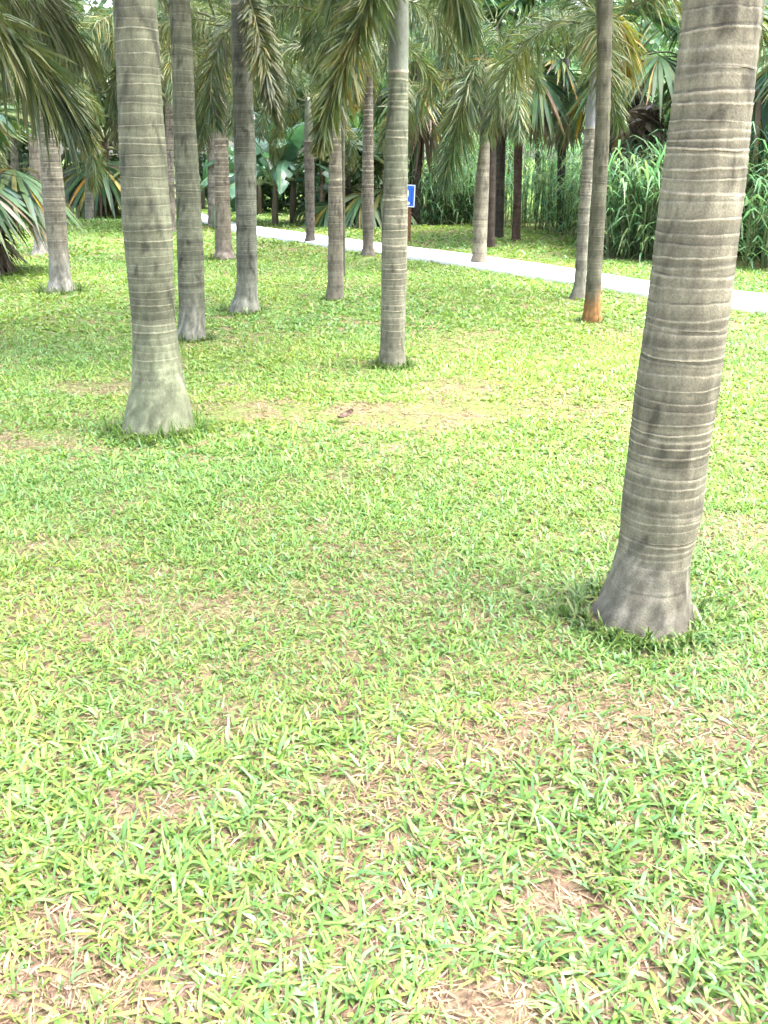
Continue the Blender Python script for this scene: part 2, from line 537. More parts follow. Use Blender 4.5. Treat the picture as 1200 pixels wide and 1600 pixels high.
def frond_mesh(name, pts, leaf_len, n, mix, seed, plume=.9, width=.019, hang=.45, start=.12):
    r = np.random.default_rng(seed)
    pts = np.asarray(pts, float)
    d = np.r_[0, np.cumsum(np.linalg.norm(np.diff(pts, axis=0), axis=1))]
    L = d[-1]
    mb = MB()
    tt = np.linspace(0, L, 14)
    P = np.stack([np.interp(tt, d, pts[:, k]) for k in range(3)], 1)
    for _ in range(2):
        P[1:-1] = (P[:-2] + 2 * P[1:-1] + P[2:]) / 4
    sc = np.array([.10, .105, .05]) if mix[2] < .5 else np.array([.12, .09, .06])
    tube(mb, P, np.linspace(.019, .004, 14) * (L / 2.2) ** .5, sc, 5, 1)
    t = np.repeat(np.linspace(start, 1.0, n), 5)
    sgn = np.tile([1, -1, 1, -1, 1, -1, 1, -1, 1, -1], n)[:n * 5]
    t = np.clip(t + r.normal(0, .006, len(t)), .05, 1)
    Pt = np.stack([np.interp(t * L, tt, P[:, k]) for k in range(3)], 1)
    Tg = unit(np.gradient(P, axis=0))
    T = unit(np.stack([np.interp(t * L, tt, Tg[:, k]) for k in range(3)], 1))
    up = np.array([0, 0, 1.0])
    S = np.cross(T, up)
    bad = np.linalg.norm(S, axis=1) < .15
    S[bad] = np.cross(T[bad], np.array([.3, 1, 0]))
    S = unit(S); U = unit(np.cross(S, T))
    ang = r.normal(0, plume, len(t)) + .15                         # leaflets stand all round the stalk
    fwd = .55 + .7 * t ** 2 + r.normal(0, .14, len(t))
    D = unit(S * (sgn * np.cos(ang))[:, None] + U * np.sin(ang)[:, None] + T * fwd[:, None])
    ln = leaf_len * (np.sin(np.pi * (.16 + .80 * (t - start) / (1 - start))) ** .6 * .9 + .1) * r.uniform(.75, 1.15, len(t))
    side = unit(np.cross(D, unit(U + r.normal(0, .6, D.shape))))
    run = np.clip(fbm(t * 7 + seed, sgn * .9 + 3, seed, 2) * 1.8 - .4 + r.normal(0, .12, len(t)), 0, 1)[:, None]     # whole runs of leaflets turn together
    tot = sum(mix)
    gcol = GREENS[r.integers(0, len(GREENS), len(t))] * r.uniform(.75, 1.3, (len(t), 1))
    ycol = YELLOW[r.integers(0, len(YELLOW), len(t))]; dcol = DEADC[r.integers(0, len(DEADC), len(t))]
    wy = np.clip(run * 1.6 * mix[1] / tot, 0, 1); wd = np.clip((1 - run) * 1.6 * mix[2] / tot + (mix[2] / tot) ** 2, 0, 1)
    cols = (gcol * (1 - wy) + ycol * wy) * (1 - wd) + dcol * wd
    tip = cols * .75 + np.array([.12, .085, .045]) * .25
    v, f, c = strips(Pt, D, side, ln, np.full(len(t), width) * r.uniform(.7, 1.2, len(t)), hang * r.uniform(.3, 1.5, len(t)),
                     [(0, .35), (.4, 1), (.75, .8), (1, 0)], cols, tip)
    mb.add(v, f, c, 0)
    return mb.mesh(name, [M_FROND, M_RACHIS])


def arc(L, e0, D, n=16, bend=1.25, sway=0.0):
    t = np.linspace(0, 1, n)
    e = R(e0) - R(D) * t ** bend
    st = L / (n - 1)
    h = np.r_[0, np.cumsum(np.cos(e[:-1]) * st)]; z = np.r_[0, np.cumsum(np.sin(e[:-1]) * st)]
    return np.stack([h, sway * t ** 2, z], 1)


FR = {
    'up': [frond_mesh('frond_up_%d' % k, arc(2.1 + .2 * k, 72 - 6 * k, 92 + 10 * k, sway=.15 * (k - 1)), .42, 84, (1, .18, .04), 20 + k) for k in range(3)],
    'mid': [frond_mesh('frond_mid_%d' % k, arc(2.3 + .15 * k, 40 - 8 * k, 108 + 8 * k, sway=.2 * (k - 1)), .44, 88, (1, .32, .08), 30 + k) for k in range(4)],
    'low': [frond_mesh('frond_low_%d' % k, arc(2.2 + .12 * k, 8 - 9 * k, 84 + 5 * k, sway=.18 * (k - 1)), .44, 88, (1, .5, .14), 40 + k) for k in range(4)],
    'old': [frond_mesh('frond_old_%d' % k, arc(1.9 + .15 * k, -22 - 10 * k, 58, sway=.15 * (k - 1)), .40, 76, (.35, .7, .6), 50 + k) for k in range(3)],
    'dead': [frond_mesh('frond_dead_%d' % k, arc(1.6 + .2 * k, -58 - 6 * k, 26, sway=.1), .34, 50, (.05, .15, 1), 60 + k, plume=1.2, hang=.9) for k in range(2)],
}


def fan_mesh(name, pet, rad, n, mix, seed, e0, D, droop):
    """a palmate leaf: stalk and a fan of long folded segments with hanging tips"""
    r = np.random.default_rng(seed)
    mb = MB()
    p = arc(pet, e0, D, 8)
    tube(mb, p, np.linspace(.016, .009, 8), np.array([.09, .10, .045]) if mix[2] < .5 else np.array([.11, .085, .06]), 5, 1)
    T = unit(p[-1] - p[-3]); S = np.array([0, 1.0, 0]); U = np.cross(S, T)
    a = np.linspace(-2.2, 2.2, n) + r.normal(0, .03, n)
    D_ = unit(T[None] * np.cos(a)[:, None] + S[None] * np.sin(a)[:, None] + U[None] * r.normal(.10, .10, n)[:, None])
    side = unit(np.cross(D_, U[None] + r.normal(0, .25, (n, 3))))
    ln = rad * (.72 + .28 * np.cos(a * .6)) * r.uniform(.88, 1.08, n)
    cols = leaf_cols(r, n, mix)
    v, f, c = strips(np.repeat(p[-1][None], n, 0), D_, side, ln, np.full(n, rad * .085), droop * r.uniform(.6, 1.3, n),
                     [(0, .12), (.3, .8), (.58, 1), (.8, .5), (1, 0)], cols, cols * .6 + np.array([.13, .1, .05]) * .4)
    mb.add(v, f, c, 0)
    return mb.mesh(name, [M_FROND, M_RACHIS])


FAN = {
    'up': [fan_mesh('fan_up_%d' % k, .75, .85, 44, (1, .05, .03), 70 + k, 62 - 8 * k, 40, .35) for k in range(3)],
    'low': [fan_mesh('fan_low_%d' % k, .8, .85, 44, (1, .2, .1), 80 + k, 18 - 12 * k, 60, .45) for k in range(3)],
    'dead': [fan_mesh('fan_dead_%d' % k, .55, .75, 34, (.1, .1, 1), 90 + k, -48 - 12 * k, 30, .5) for k in range(2)],
}


def shaft_mesh(name, r0, r1, L, col, lean=0.0):
    mb = MB()
    t = np.r_[0, .012 / L, .02 / L, np.linspace(.08, 1, 9)]
    bulge = r0 * (1 + .16 * np.sin(np.pi * np.clip(t * 1.5, 0, 1))) * (1 - t) + r1 * t
    pts = np.stack([lean * t * L, 0 * t, t * L], 1)
    bulge[:2] *= 1.03
    base = np.array(col)
    cols = np.stack([base * (.8 + .5 * vnoise(np.array(k * .9), np.array(7.0), 4)) for k in range(12)])
    cols[0] = cols[1] = np.array([.25, .22, .16])
    tube(mb, pts, bulge, cols, 14)
    return mb.mesh(name, [M_SHAFT], True)


def crown(root, top_local, r_top, spec, seed, fans=False, scale=1.0, arc_gap=None):
    """spec: {kind: count}; fronds spiral round the growing point"""
    r = random.Random(seed)
    src = FAN if fans else FR
    ang = r.uniform(0, 6.28)
    for kind, n in spec.items():
        for k in range(n):
            ang += 2.399
            if arc_gap and arc_gap[0] < (math.degrees(ang) % 360) < arc_gap[1]:
                ang += R(arc_gap[1] - arc_gap[0])
            me = r.choice(src[kind])
            o = obj('frond', me, root)
            s = scale * r.uniform(.88, 1.12)
            o.scale = (s, s, s)
            dz = {'up': 0, 'mid': -.03, 'low': -.07, 'old': -.12, 'dead': -.2}[kind]
            if fans:
                dz = {'up': .05, 'low': -.15, 'dead': -.35}[kind] - r.uniform(0, .15)
            o.location = (top_local[0] + math.cos(ang) * r_top * .6, top_local[1] + math.sin(ang) * r_top * .6, top_local[2] + dz * scale + r.uniform(-.03, .03))
            o.rotation_euler = (r.uniform(-.08, .08), r.uniform(-.10, .10), ang)


TRUNK_SPOTS = []


def palm(name, label, base_y, samples, top_z, seed, tint=(.20, .175, .135), seg=28, shaft=.7, spec=None, fans=False, scale=1.0,
         shaft_col=(.105, .115, .085), group='palms on the lawn', cat='palm tree', **kw):
    me, g, top, rt, rb = trunk_mesh(name + '_trunk', samples, base_y, top_z, seg, tint, seed, **kw)
    root = obj(name, None, loc=tuple(g), label=label, cat=cat, group=group)
    obj('trunk', me, root)
    loc = top - g
    if shaft > 0:
        s = obj('crownshaft', shaft_mesh(name + '_shaft', rt * 1.02, rt * .5, shaft, shaft_col), root)
        s.location = loc - np.array([0, 0, .01])
    if spec:
        crown(root, loc + np.array([0, 0, shaft * .93 if shaft > 0 else .05]), rt * .6, spec, seed + 100, fans, scale)
    TRUNK_SPOTS.append((g[0], g[1], rb))
    return root, g, loc


FULL = {'up': 4, 'mid': 4, 'low': 4, 'old': 1}
GREY, WARM, OLIVE, DARK = (.205, .175, .13), (.22, .175, .14), (.17, .165, .11), (.075, .058, .048)

pA = palm('palm_tree', 'stout grey ringed palm trunk standing nearest the camera on the right', 962,
     [(985, 915, 1085), (960, 928, 1078), (930, 944, 1075), (900, 956, 1075), (860, 967, 1079), (830, 971, 1087), (800, 972, 1095), (740, 978, 1100), (700, 984, 1105), (600, 995, 1122),
      (500, 1010, 1135), (400, 1022, 1147), (300, 1034, 1160), (200, 1048, 1170), (100, 1060, 1180), (0, 1070, 1192)],
     4.2, 1, GREY, 64, spec={'up': 5, 'mid': 4}, band=1.25, ring0=.13, ring_gap=(.017, .042), foot=(.34, (.14, .125, .10)))
pB = palm('palm_tree', 'thick olive grey palm trunk with mossy pale foot, nearest on the left', 672,
     [(690, 190, 301), (665, 193, 300), (640, 198, 296), (600, 206, 288), (550, 208, 280), (500, 207, 273), (450, 202, 272), (400, 197, 270), (350, 192, 268), (300, 190, 263),
      (250, 188, 260), (200, 186, 256), (150, 184, 252), (100, 182, 250), (50, 179, 247), (0, 177, 243)],
     4.2, 2, (.165, .155, .108), 56, spec={'up': 5}, ring0=.22, ring_gap=(.028, .05), scar=.5, foot=(.62, (.19, .205, .125)))
pC = palm('palm_tree', 'slim ringed palm trunk with green crownshaft in front of the blue sign', 570,
     [(578, 591, 635), (540, 594, 632), (450, 596, 635), (350, 596, 637), (250, 600, 637), (150, 606, 638), (110, 607, 638)],
     2.02, 3, (.21, .185, .14), 44, shaft=1.5, spec={'up': 5, 'mid': 2}, band=2.0, ring0=.10, ring_gap=(.03, .055), shaft_z=(1.15,))
pD = palm('palm_tree', 'olive brown palm trunk just right of the thick mossy one', 530,
     [(538, 277, 325), (515, 279, 321), (480, 280, 320), (400, 277, 318), (300, 275, 313), (200, 272, 306), (100, 268, 302), (60, 267, 300)],
     3.0, 4, (.165, .155, .115), 40, spec={'up': 4, 'mid': 3}, scale=0.85, ring0=.3, ring_gap=(.03, .045), scar=.5, foot=(.4, (.24, .23, .19)))
pE = palm('palm_tree', 'grey ringed palm trunk with flared foot left of the banana plant', 488,
     [(497, 354, 409), (480, 360, 405), (465, 366, 402), (440, 370, 402), (350, 369, 401), (250, 366, 400), (150, 364, 395), (60, 362, 393)],
     2.75, 5, (.165, .155, .13), 40, spec={'up': 4, 'mid': 3}, scale=0.85, ring0=.35, ring_gap=(.03, .042), scar=.55, foot=(.5, (.25, .25, .20)))
pF = palm('palm_tree', 'pale ringed palm trunk with swollen foot near the left edge', 455,
     [(463, 70, 121), (448, 74, 114), (435, 77, 110), (400, 77, 107), (300, 66, 100), (200, 61, 90), (150, 59, 85)],
     2.3, 6, (.235, .20, .165), 36, spec={'up': 4, 'mid': 3}, scale=0.8, band=2.2, ring0=.3, ring_gap=(.035, .05), foot=(.5, (.33, .32, .28)))
pG = palm('palm_tree', 'pale pinkish palm trunk half behind the leftmost pale one', 397,
     [(402, 45, 79), (392, 51, 77), (380, 54, 76), (300, 48, 68), (245, 46, 66)],
     1.75, 7, (.27, .22, .19), 28, spec={'up': 4, 'mid': 4, 'low': 2}, scale=0.65, ring0=.2, scar=.6, foot=(.5, (.38, .36, .33)))
pH = palm('palm_tree', 'pinkish brown palm trunk with striped top and wide foot beside the grey flared one', 405,
     [(412, 329, 371), (402, 333, 367), (392, 336, 363), (330, 336, 360), (200, 334, 355), (110, 335, 352)],
     2.6, 8, (.22, .175, .145), 28, spec={'up': 4, 'mid': 4, 'low': 2}, scale=0.75, band=3.2, ring0=.5, ring_gap=(.05, .075), foot=(.3, (.24, .2, .17)))
pI = palm('palm_tree', 'slim palm trunk with evenly striped upper half in mid lawn', 468,
     [(474, 507, 539), (455, 510, 537), (440, 512, 537), (300, 513, 535), (200, 515, 533), (130, 517, 532)],
     2.3, 9, (.22, .18, .145), 28, shaft=.5, spec={'up': 4, 'mid': 3}, scale=0.7, band=3.2, ring0=.25, ring_gap=(.05, .07))
pJ = palm('palm_tree', 'thin brown palm trunk at the path edge beside the banana plant', 381,
     [(386, 470, 498), (376, 476, 493), (366, 478, 492), (245, 475, 491)],
     1.7, 10, (.16, .13, .115), 22, spec={'up': 4, 'mid': 3, 'low': 2}, scale=0.55, ring0=.15, scar=.6)
pK = palm('palm_tree', 'brown palm trunk with flared foot at the path edge left of the sign', 400,
     [(406, 560, 588), (394, 565, 586), (384, 567, 584), (300, 565, 584), (140, 569, 583)],
     2.6, 11, (.185, .15, .13), 24, spec={'up': 4, 'mid': 4, 'low': 2}, scale=0.75, band=3.0, ring0=.2, ring_gap=(.05, .07))
pL = palm('palm_tree', 'pale smooth palm trunk at the path edge with fronds hanging over it', 415,
     [(422, 729, 763), (410, 735, 761), (398, 738, 760), (300, 741, 764), (200, 752, 766)],
     2.05, 12, (.24, .20, .16), 28, shaft=.5, spec={'up': 4, 'mid': 3, 'low': 1}, scale=0.75, ring0=.2, scar=.5)
pM = palm('palm_tree', 'pale leaning palm trunk half hidden behind the rusty footed one', 466,
     [(471, 888, 917), (458, 893, 916), (448, 897, 915), (350, 903, 920), (220, 912, 930)],
     1.75, 13, (.24, .205, .17), 28, shaft=1.0, spec={'up': 4, 'mid': 3}, scale=0.8, band=2.6, ring0=.15, scar=.7, shaft_col=(.16, .165, .17))
pN = palm('palm_tree', 'plain smooth dark palm trunk with rusty orange foot', 502,
     [(509, 907, 941), (490, 911, 939), (470, 914, 938), (350, 922, 945), (200, 930, 953), (100, 933, 955), (0, 932, 957)],
     3.0, 14, (.15, .13, .095), 32, spec={'up': 4, 'mid': 3}, scale=0.85, ring0=.1, ring_gap=(.05, .08), scar=.15, foot=(.34, (.30, .13, .025)))
pU = palm('palm_tree', 'thin grey palm trunk far back on the left lawn', 344,
     [(348, 131, 149), (340, 133, 147), (250, 133, 144), (215, 133, 143)],
     2.7, 15, (.22, .195, .17), 20, spec={'up': 5, 'mid': 5}, scale=.95, ring0=.2, scar=.6)
pW = palm('palm_tree', 'thin pale palm trunk seen between the two thick left ones', 362,
     [(366, 258, 277), (355, 261, 274), (250, 260, 272), (150, 258, 270)],
     3.0, 16, (.25, .20, .18), 20, spec={'up': 4, 'mid': 6, 'low': 6, 'old': 2}, scale=.95, band=3.2, ring0=.4, ring_gap=(.05, .07))
pH2 = palm('palm_tree', 'pale palm trunk standing just behind the pinkish brown striped one', 354,
     [(358, 322, 342), (350, 325, 340), (220, 324, 338)],
     2.9, 17, (.24, .205, .18), 20, spec={'up': 5, 'mid': 5}, scale=.95, band=2.0, ring0=.2, scar=.5)
pY = palm('palm_tree', 'thin palm trunk beyond the path between banana plant and striped trunk', 352,
     [(356, 496, 513), (348, 499, 510), (270, 500, 508), (220, 500, 508)],
     2.7, 18, (.2, .15, .11), 18, spec={'up': 5, 'mid': 5}, scale=.95, ring0=.2, scar=.4)
pZ = palm('palm_tree', 'thin dark stem standing close behind the striped slim trunk', 430,
     [(433, 531, 541), (420, 532, 540), (300, 531, 539), (180, 531, 539)],
     2.3, 19, (.09, .085, .06), 16, shaft=.35, spec={'up': 2, 'mid': 3}, scale=.7, ring0=.1, scar=.3)

# dark palms beyond the path, with skirts of old leaves
SK = {'up': 5, 'low': 4, 'dead': 5}
pO = palm('fan_palm', 'brown fan palm with orange dead skirt, beyond the path', 377,
     [(380, 796, 815), (372, 799, 813), (300, 803, 815), (180, 803, 818)],
     3.25, 20, (.10, .06, .045), 20, shaft=0, spec=SK, fans=True, scale=.9, ring0=.05, scar=.1, group='dark fan palms beyond the path')
pP1 = palm('fan_palm', 'dark fan palm, left one of the close pair beyond the path', 386,
     [(390, 758, 774), (380, 760, 773), (190, 764, 776)],
     3.35, 21, (.085, .06, .05), 18, shaft=0, spec=SK, fans=True, scale=.9, ring0=.05, scar=.1, group='dark fan palms beyond the path')
pP2 = palm('fan_palm', 'dark fan palm, right one of the close pair beyond the path', 371,
     [(375, 770, 789), (366, 773, 787), (190, 776, 791)],
     3.45, 22, DARK, 18, shaft=0, spec=SK, fans=True, scale=.9, ring0=.05, scar=.1, group='dark fan palms beyond the path')
pQ = palm('fan_palm', 'dark fan palm rising right behind the blue sign', 352,
     [(356, 638, 659), (348, 640, 656), (190, 640, 662)],
     3.3, 23, (.07, .055, .05), 20, shaft=0, spec=SK, fans=True, scale=1.15, ring0=.05, scar=.1, group='dark fan palms beyond the path')
pR = palm('fan_palm', 'thin dark fan palm in the tall reeds with drooping grey skirt, left of two', 346,
     [(350, 832, 843), (330, 834, 841), (215, 836, 847)],
     3.4, 24, (.09, .075, .07), 16, shaft=0, spec=SK, fans=True, scale=.9, ring0=.05, scar=.1, group='dark fan palms beyond the path')
pS = palm('fan_palm', 'thin dark fan palm in the tall reeds with drooping grey skirt, right of two', 362,
     [(366, 868, 881), (345, 870, 880), (215, 871, 886)],
     3.2, 25, (.07, .06, .058), 16, shaft=0, spec=SK, fans=True, scale=.9, ring0=.05, scar=.1, group='dark fan palms beyond the path')
pT = palm('fan_palm', 'dark fan palm with bulky black skirt above the reeds by the nearest trunk', 378,
     [(382, 982, 998), (320, 984, 996), (260, 984, 996), (220, 980, 1004)],
     3.1, 26, (.05, .042, .04), 18, shaft=0, spec={'up': 5, 'low': 6, 'dead': 12}, fans=True, scale=1.15, ring0=.05, scar=.1, group='dark fan palms beyond the path')
pV = palm('fan_palm', 'short fan palm with bright green fans far back on the left', 336,
     [(340, 155, 177), (330, 158, 174), (300, 160, 172)],
     1.8, 27, (.10, .075, .06), 18, shaft=0, spec={'up': 11, 'low': 10, 'dead': 2}, fans=True, scale=1.35, ring0=.05, scar=.1, group='low fan palms')
pX = palm('fan_palm', 'low fan palm with blue green fans behind the slim striped trunk', 350,
     [(354, 538, 552), (340, 540, 550), (310, 541, 549)],
     1.0, 28, (.08, .065, .05), 16, shaft=0, spec={'up': 10, 'low': 9, 'dead': 1}, fans=True, scale=1.1, ring0=.05, scar=.1, group='low fan palms')

palm('fan_palm', 'dark fan palm at the right edge behind the nearest trunk', 392,
     [(396, 1206, 1222), (360, 1207, 1221), (200, 1212, 1226)],
     3.1, 35, DARK, 16, shaft=0, spec={'up': 7, 'low': 10, 'dead': 10}, fans=True, scale=1.15, ring0=.05, scar=.1, group='dark fan palms beyond the path')
palm('palm_tree', 'palm with only its crown showing above, trunk behind the thick mossy one', 352,
     [(356, 214, 234), (345, 217, 232), (200, 216, 230)],
     3.0, 36, (.2, .17, .14), 16, spec={'up': 4, 'mid': 6, 'low': 6, 'old': 2}, ring0=.2, scar=.5)
palm('palm_tree', 'slim palm at the back of the left lawn near the left edge', 346,
     [(350, 18, 34), (340, 20, 32), (200, 16, 27)],
     2.8, 39, (.19, .165, .14), 16, spec={'up': 4, 'mid': 6, 'low': 6, 'old': 2}, ring0=.2, scar=.5)


def placed_frond(root, g, px_pts, Y, leaf_len, n, mix, seed, dY=None, **kw):
    """a frond whose stalk follows a curve in space; dY spreads it in depth along its length"""
    k = len(px_pts)
    dY = dY if dY is not None else np.zeros(k)
    pts = np.array([at(x, y, Y + d) for (x, y), d in zip(px_pts, dY)])
    o = obj('frond', frond_mesh('frond_hanging_%d' % seed, pts - pts[0], leaf_len, n, mix, seed, **kw), root)
    o.location = pts[0] - g
    return o


# palms just outside the frame whose leaves hang into it
pLO = palm('palm_tree', 'palm at the left edge, only its big hanging frond in view', 560,
     [(570, -190, -140), (540, -186, -144), (300, -196, -158), (0, -206, -172)],
     2.9, 31, (.19, .17, .13), 24, spec={'up': 4}, ring0=.2)
placed_frond(pLO[0], pLO[1], [(-150, -60), (-70, -20), (0, 45), (50, 95), (85, 140), (125, 195)], pLO[1][1], .42, 130, (1, .3, .25), 201, dY=[0, .1, .2, .3, .4, .5], plume=.6, hang=.8, width=.024)
placed_frond(pLO[0], pLO[1], [(-150, -50), (-60, -70), (20, -40), (90, 20), (130, 90)], pLO[1][1], .42, 110, (1, .2, .6), 202, dY=[0, .5, 1.0, 1.6, 2.0], plume=.6, hang=1.0)
pLF = palm('fan_palm', 'low dark fan palm at the left edge with drooping leaf tips', 428,
     [(432, -92, -68), (405, -90, -70), (300, -88, -72)],
     1.55, 32, (.09, .07, .05), 16, shaft=0, spec={'up': 5, 'low': 9, 'dead': 14}, fans=True, scale=1.0, ring0=.05, scar=.1, group='low fan palms')

# leaves that stand out one by one
placed_frond(pC[0], pC[1], [(628, -190), (612, -120), (588, -30), (562, 45), (535, 110), (512, 175), (500, 228)], pC[1][1], .27, 170, (1, .5, .12), 203, dY=[0, -.15, -.25, -.3, -.3, -.28, -.25], plume=.75, hang=.3, width=.018)
placed_frond(pC[0], pC[1], [(632, -190), (660, -150), (700, -70), (722, 0), (735, 60)], pC[1][1], .28, 130, (1, .2, .2), 204, dY=[0, .4, .9, 1.2, 1.4], plume=.8, hang=.6)
placed_frond(pK[0], pK[1], [(577, 20), (570, 60), (562, 95), (557, 130), (553, 165)], pK[1][1], .26, 50, (.1, 1, .1), 205, dY=[0, -.3, -.5, -.6, -.6], plume=.9, hang=.6)
placed_frond(pL[0], pL[1], [(760, 80), (748, 95), (732, 130), (716, 190), (704, 245), (696, 290)], pL[1][1], .40, 110, (1, .22, .05), 206, dY=[0, -.2, -.4, -.5, -.5, -.5], plume=.9, hang=.6)
placed_frond(pE[0], pE[1], [(380, -30), (396, 20), (412, 90), (424, 140), (436, 190)], pE[1][1], .22, 110, (.8, .3, .4), 207, dY=[0, -.2, -.35, -.4, -.4], plume=.5, hang=.4)
placed_frond(pM[0], pM[1], [(928, 40), (945, 15), (965, 35), (975, 70), (980, 110)], pM[1][1], .34, 60, (.25, 1, .1), 208, dY=[0, .1, .25, .3, .3], plume=1.2, hang=1.0)
placed_frond(pO[0], pO[1], [(811, 150), (820, 140), (828, 150), (830, 170)], pO[1][1], .40, 40, (.1, 1, .3), 209, dY=[0, -.2, -.3, -.35], plume=1.3, hang=1.2, start=.3)

# ------------------------------------------------------------------ path-side sign
sY = ground(640, 378)[1]
sg = ground(638, 378)
sroot = obj('sign', None, loc=tuple(sg), label='small blue sign with white border on a brown post behind the slim trunk', cat='sign')


def boxm(name, sx, sy, sz, mat, bev=.006):
    import bmesh
    bm = bmesh.new()
    bmesh.ops.create_cube(bm, size=1)
    for v in bm.verts:
        v.co = (v.co.x * sx, v.co.y * sy, v.co.z * sz)
    bmesh.ops.bevel(bm, geom=bm.edges[:], offset=bev, segments=2, affect='EDGES')
    me = bpy.data.meshes.new(name); bm.to_mesh(me); bm.free()
    me.materials.append(mat)
    return me


scc = at(638.5, 306, sY) - sg
o = obj('post', boxm('post', .075, .06, scc[2] + .1, M_POST, .008), sroot); o.location = (.01, .055, (scc[2] + .1) / 2 - .05)
o.rotation_euler = (0, R(1.0), 0)
W_, H_ = .24, .385
brd = obj('board', boxm('board', W_, .02, H_, M_BLUE), sroot); brd.location = (scc[0] + .0, 0, scc[2])
brd.rotation_euler = (0, R(2.5), R(-12))
for (x, z, w, h) in ((0, H_ / 2 - .012, W_ - .012, .016), (0, -H_ / 2 + .012, W_ - .012, .016), (-W_ / 2 + .012, 0, .016, H_ - .042), (W_ / 2 - .012, 0, .016, H_ - .042)):
    o = obj('white_border', boxm('white_border', w, .004, h, M_WHITE, .001), brd); o.location = (x, -.012, z)


def disc(name, pts, mat, y=-.012, th=.004):
    v = [(x, -th / 2, z) for x, z in pts] + [(x, th / 2, z) for x, z in pts]
    n = len(pts)
    f = [tuple(range(n)), tuple(range(2 * n - 1, n - 1, -1))] + [(i, i + n, (i + 1) % n + n, (i + 1) % n) for i in range(n)]
    o = obj('pictogram', make_mesh(name, v, f, mats=[mat]), brd)
    o.location = (0, y, 0)
    return o


disc('pictogram_body', [(-.075 + .078 * math.cos(a), .035 + .115 * math.sin(a)) for a in np.linspace(0, 6.28, 22)[:-1]], M_WHITE)
disc('pictogram_foot', [(-.05, -.15), (.02, -.15), (.035, -.118), (.01, -.098), (-.05, -.10)], M_WHITE)
disc('pictogram_line', [(.052, -.13), (.062, -.13), (.066, .13), (.056, .13)], flat_material('dark_blue_paint', (.006, .035, .25), (.008, .045, .3), 9, .4, .02))

# ------------------------------------------------------------------ banana plants beyond the path
def banana_leaf(name, L, W, e0, D, seed, sway=0):
    r = np.random.default_rng(seed)
    p = arc(L, e0, D, 22, 1.4, sway)
    T = unit(np.gradient(p, axis=0)); S = np.tile([0, 1.0, 0], (22, 1)); U = unit(np.cross(S, T)) * -1
    U = np.where(U[:, 2:3] < 0, -U, U)
    mb = MB()
    tube(mb, p, np.linspace(.028, .006, 22), np.array([.10, .15, .06]), 6, 1)
    t = np.linspace(0, 1, 22)
    w = W * np.clip(np.sin(np.pi * np.clip((t - .18) / .82, 0, 1) ** .8), 0, 1) ** .55 * (t > .18) + .01
    base = np.array([.075, .155, .10])
    for s in (-1, 1):
        V, C = [], []
        for k, q in enumerate((0, .5, 1)):
            rag = 1 - (q == 1) * r.uniform(0, .18, 22)
            V.append(p + S * (s * w * q * rag * .5)[:, None] + U * (.10 * w * q - .34 * w * q * q)[:, None] + U * r.normal(0, .006, 22)[:, None])
            C.append(np.tile(base, (22, 1)) * r.uniform(.8, 1.25, (22, 1)) * (1 + .3 * (q == 0)))
        V = np.vstack(V); C = np.vstack(C)
        f = []
        for q in range(2):
            for i in range(21):
                if q == 1 and r.random() < .18:      # tears
                    continue
                f.append((q * 22 + i, q * 22 + i + 1, q * 22 + 23 + i, q * 22 + 22 + i))
        mb.add(V, f, C, 0)
    return mb.mesh(name, [M_BROAD, M_RACHIS], True)


BL = [banana_leaf('banana_leaf_%d' % k, 1.7 + .15 * k, .50, 78 - 13 * k, 70 + 16 * k, 300 + k, .15 * (k - 2)) for k in range(5)]


def banana(px, py, scale, seed, label, stem_h=.9, n=9):
    g = ground(px, py)
    r = random.Random(seed)
    root = obj('banana_plant', None, loc=tuple(g), label=label, cat='banana plant', group='banana plants beyond the path')
    mb = MB()
    pts = np.array([[0, 0, -.05], [.01, 0, .3], [.03, .01, .6], [.04, .01, stem_h]]) * [1, 1, scale]
    tube(mb, pts, np.array([.075, .07, .06, .04]) * scale, np.array([.06, .05, .03]), 10)
    obj('trunk', mb.mesh('banana_stem_%d' % seed, [M_SHAFT], True), root)
    a = r.uniform(0, 6)
    for k in range(n):
        a += 2.2 + r.uniform(-.3, .3)
        o = obj('leaf', BL[min(4, int(k * 5 / n))], root)
        s = scale * r.uniform(.85, 1.1); o.scale = (s, s, s)
        o.location = (.04 + .04 * math.cos(a), .01 + .04 * math.sin(a), (stem_h - .08) * scale)
        o.rotation_euler = (r.uniform(-.1, .1), r.uniform(-.15, .15), a)


banana(430, 352, 1.05, 1, 'broad blue green banana plant in the dark left of the thin brown trunk', n=11)
banana(458, 349, 1.15, 2, 'taller banana plant just behind the thin brown trunk', n=10)
banana(405, 336, .9, 3, 'banana plant right behind the grey flared trunk', n=9)
banana(318, 327, .7, 4, 'banana plant glimpsed between two left trunks', n=9)

# ------------------------------------------------------------------ tall reeds
edge = [(1500, 436), (1300, 427), (1200, 421), (1150, 418), (1050, 412), (960, 407), (940, 402), (928, 390), (912, 376), (899, 370), (817, 357), (740, 353), (650, 352)]
E = resample(np.array([ground(*p) for p in edge]), 120)
ET = unit(np.gradient(E, axis=0)); EN = np.stack([-ET[:, 1], ET[:, 0], 0 * ET[:, 0]], 1)
if EN[10, 1] < 0: EN = -EN
NR = 3000
k = rng.integers(0, 120, NR)
dep = rng.random(NR) ** 1.25 * 13.0
rp = E[k] + EN[k] * dep[:, None] + np.c_[rng.normal(0, .12, (NR, 2)), np.zeros(NR)]
rh = np.clip(1.4 + .36 * dep + rng.normal(0, .22, NR), .7, 5.6) * (.85 + .3 * fbm(rp[:, 0] * .8, rp[:, 1] * .8, 21))
nl = 11
B_, D_, L_, W_l, C_ = [], [], [], [], []
sv, sf, scs = [], [], []
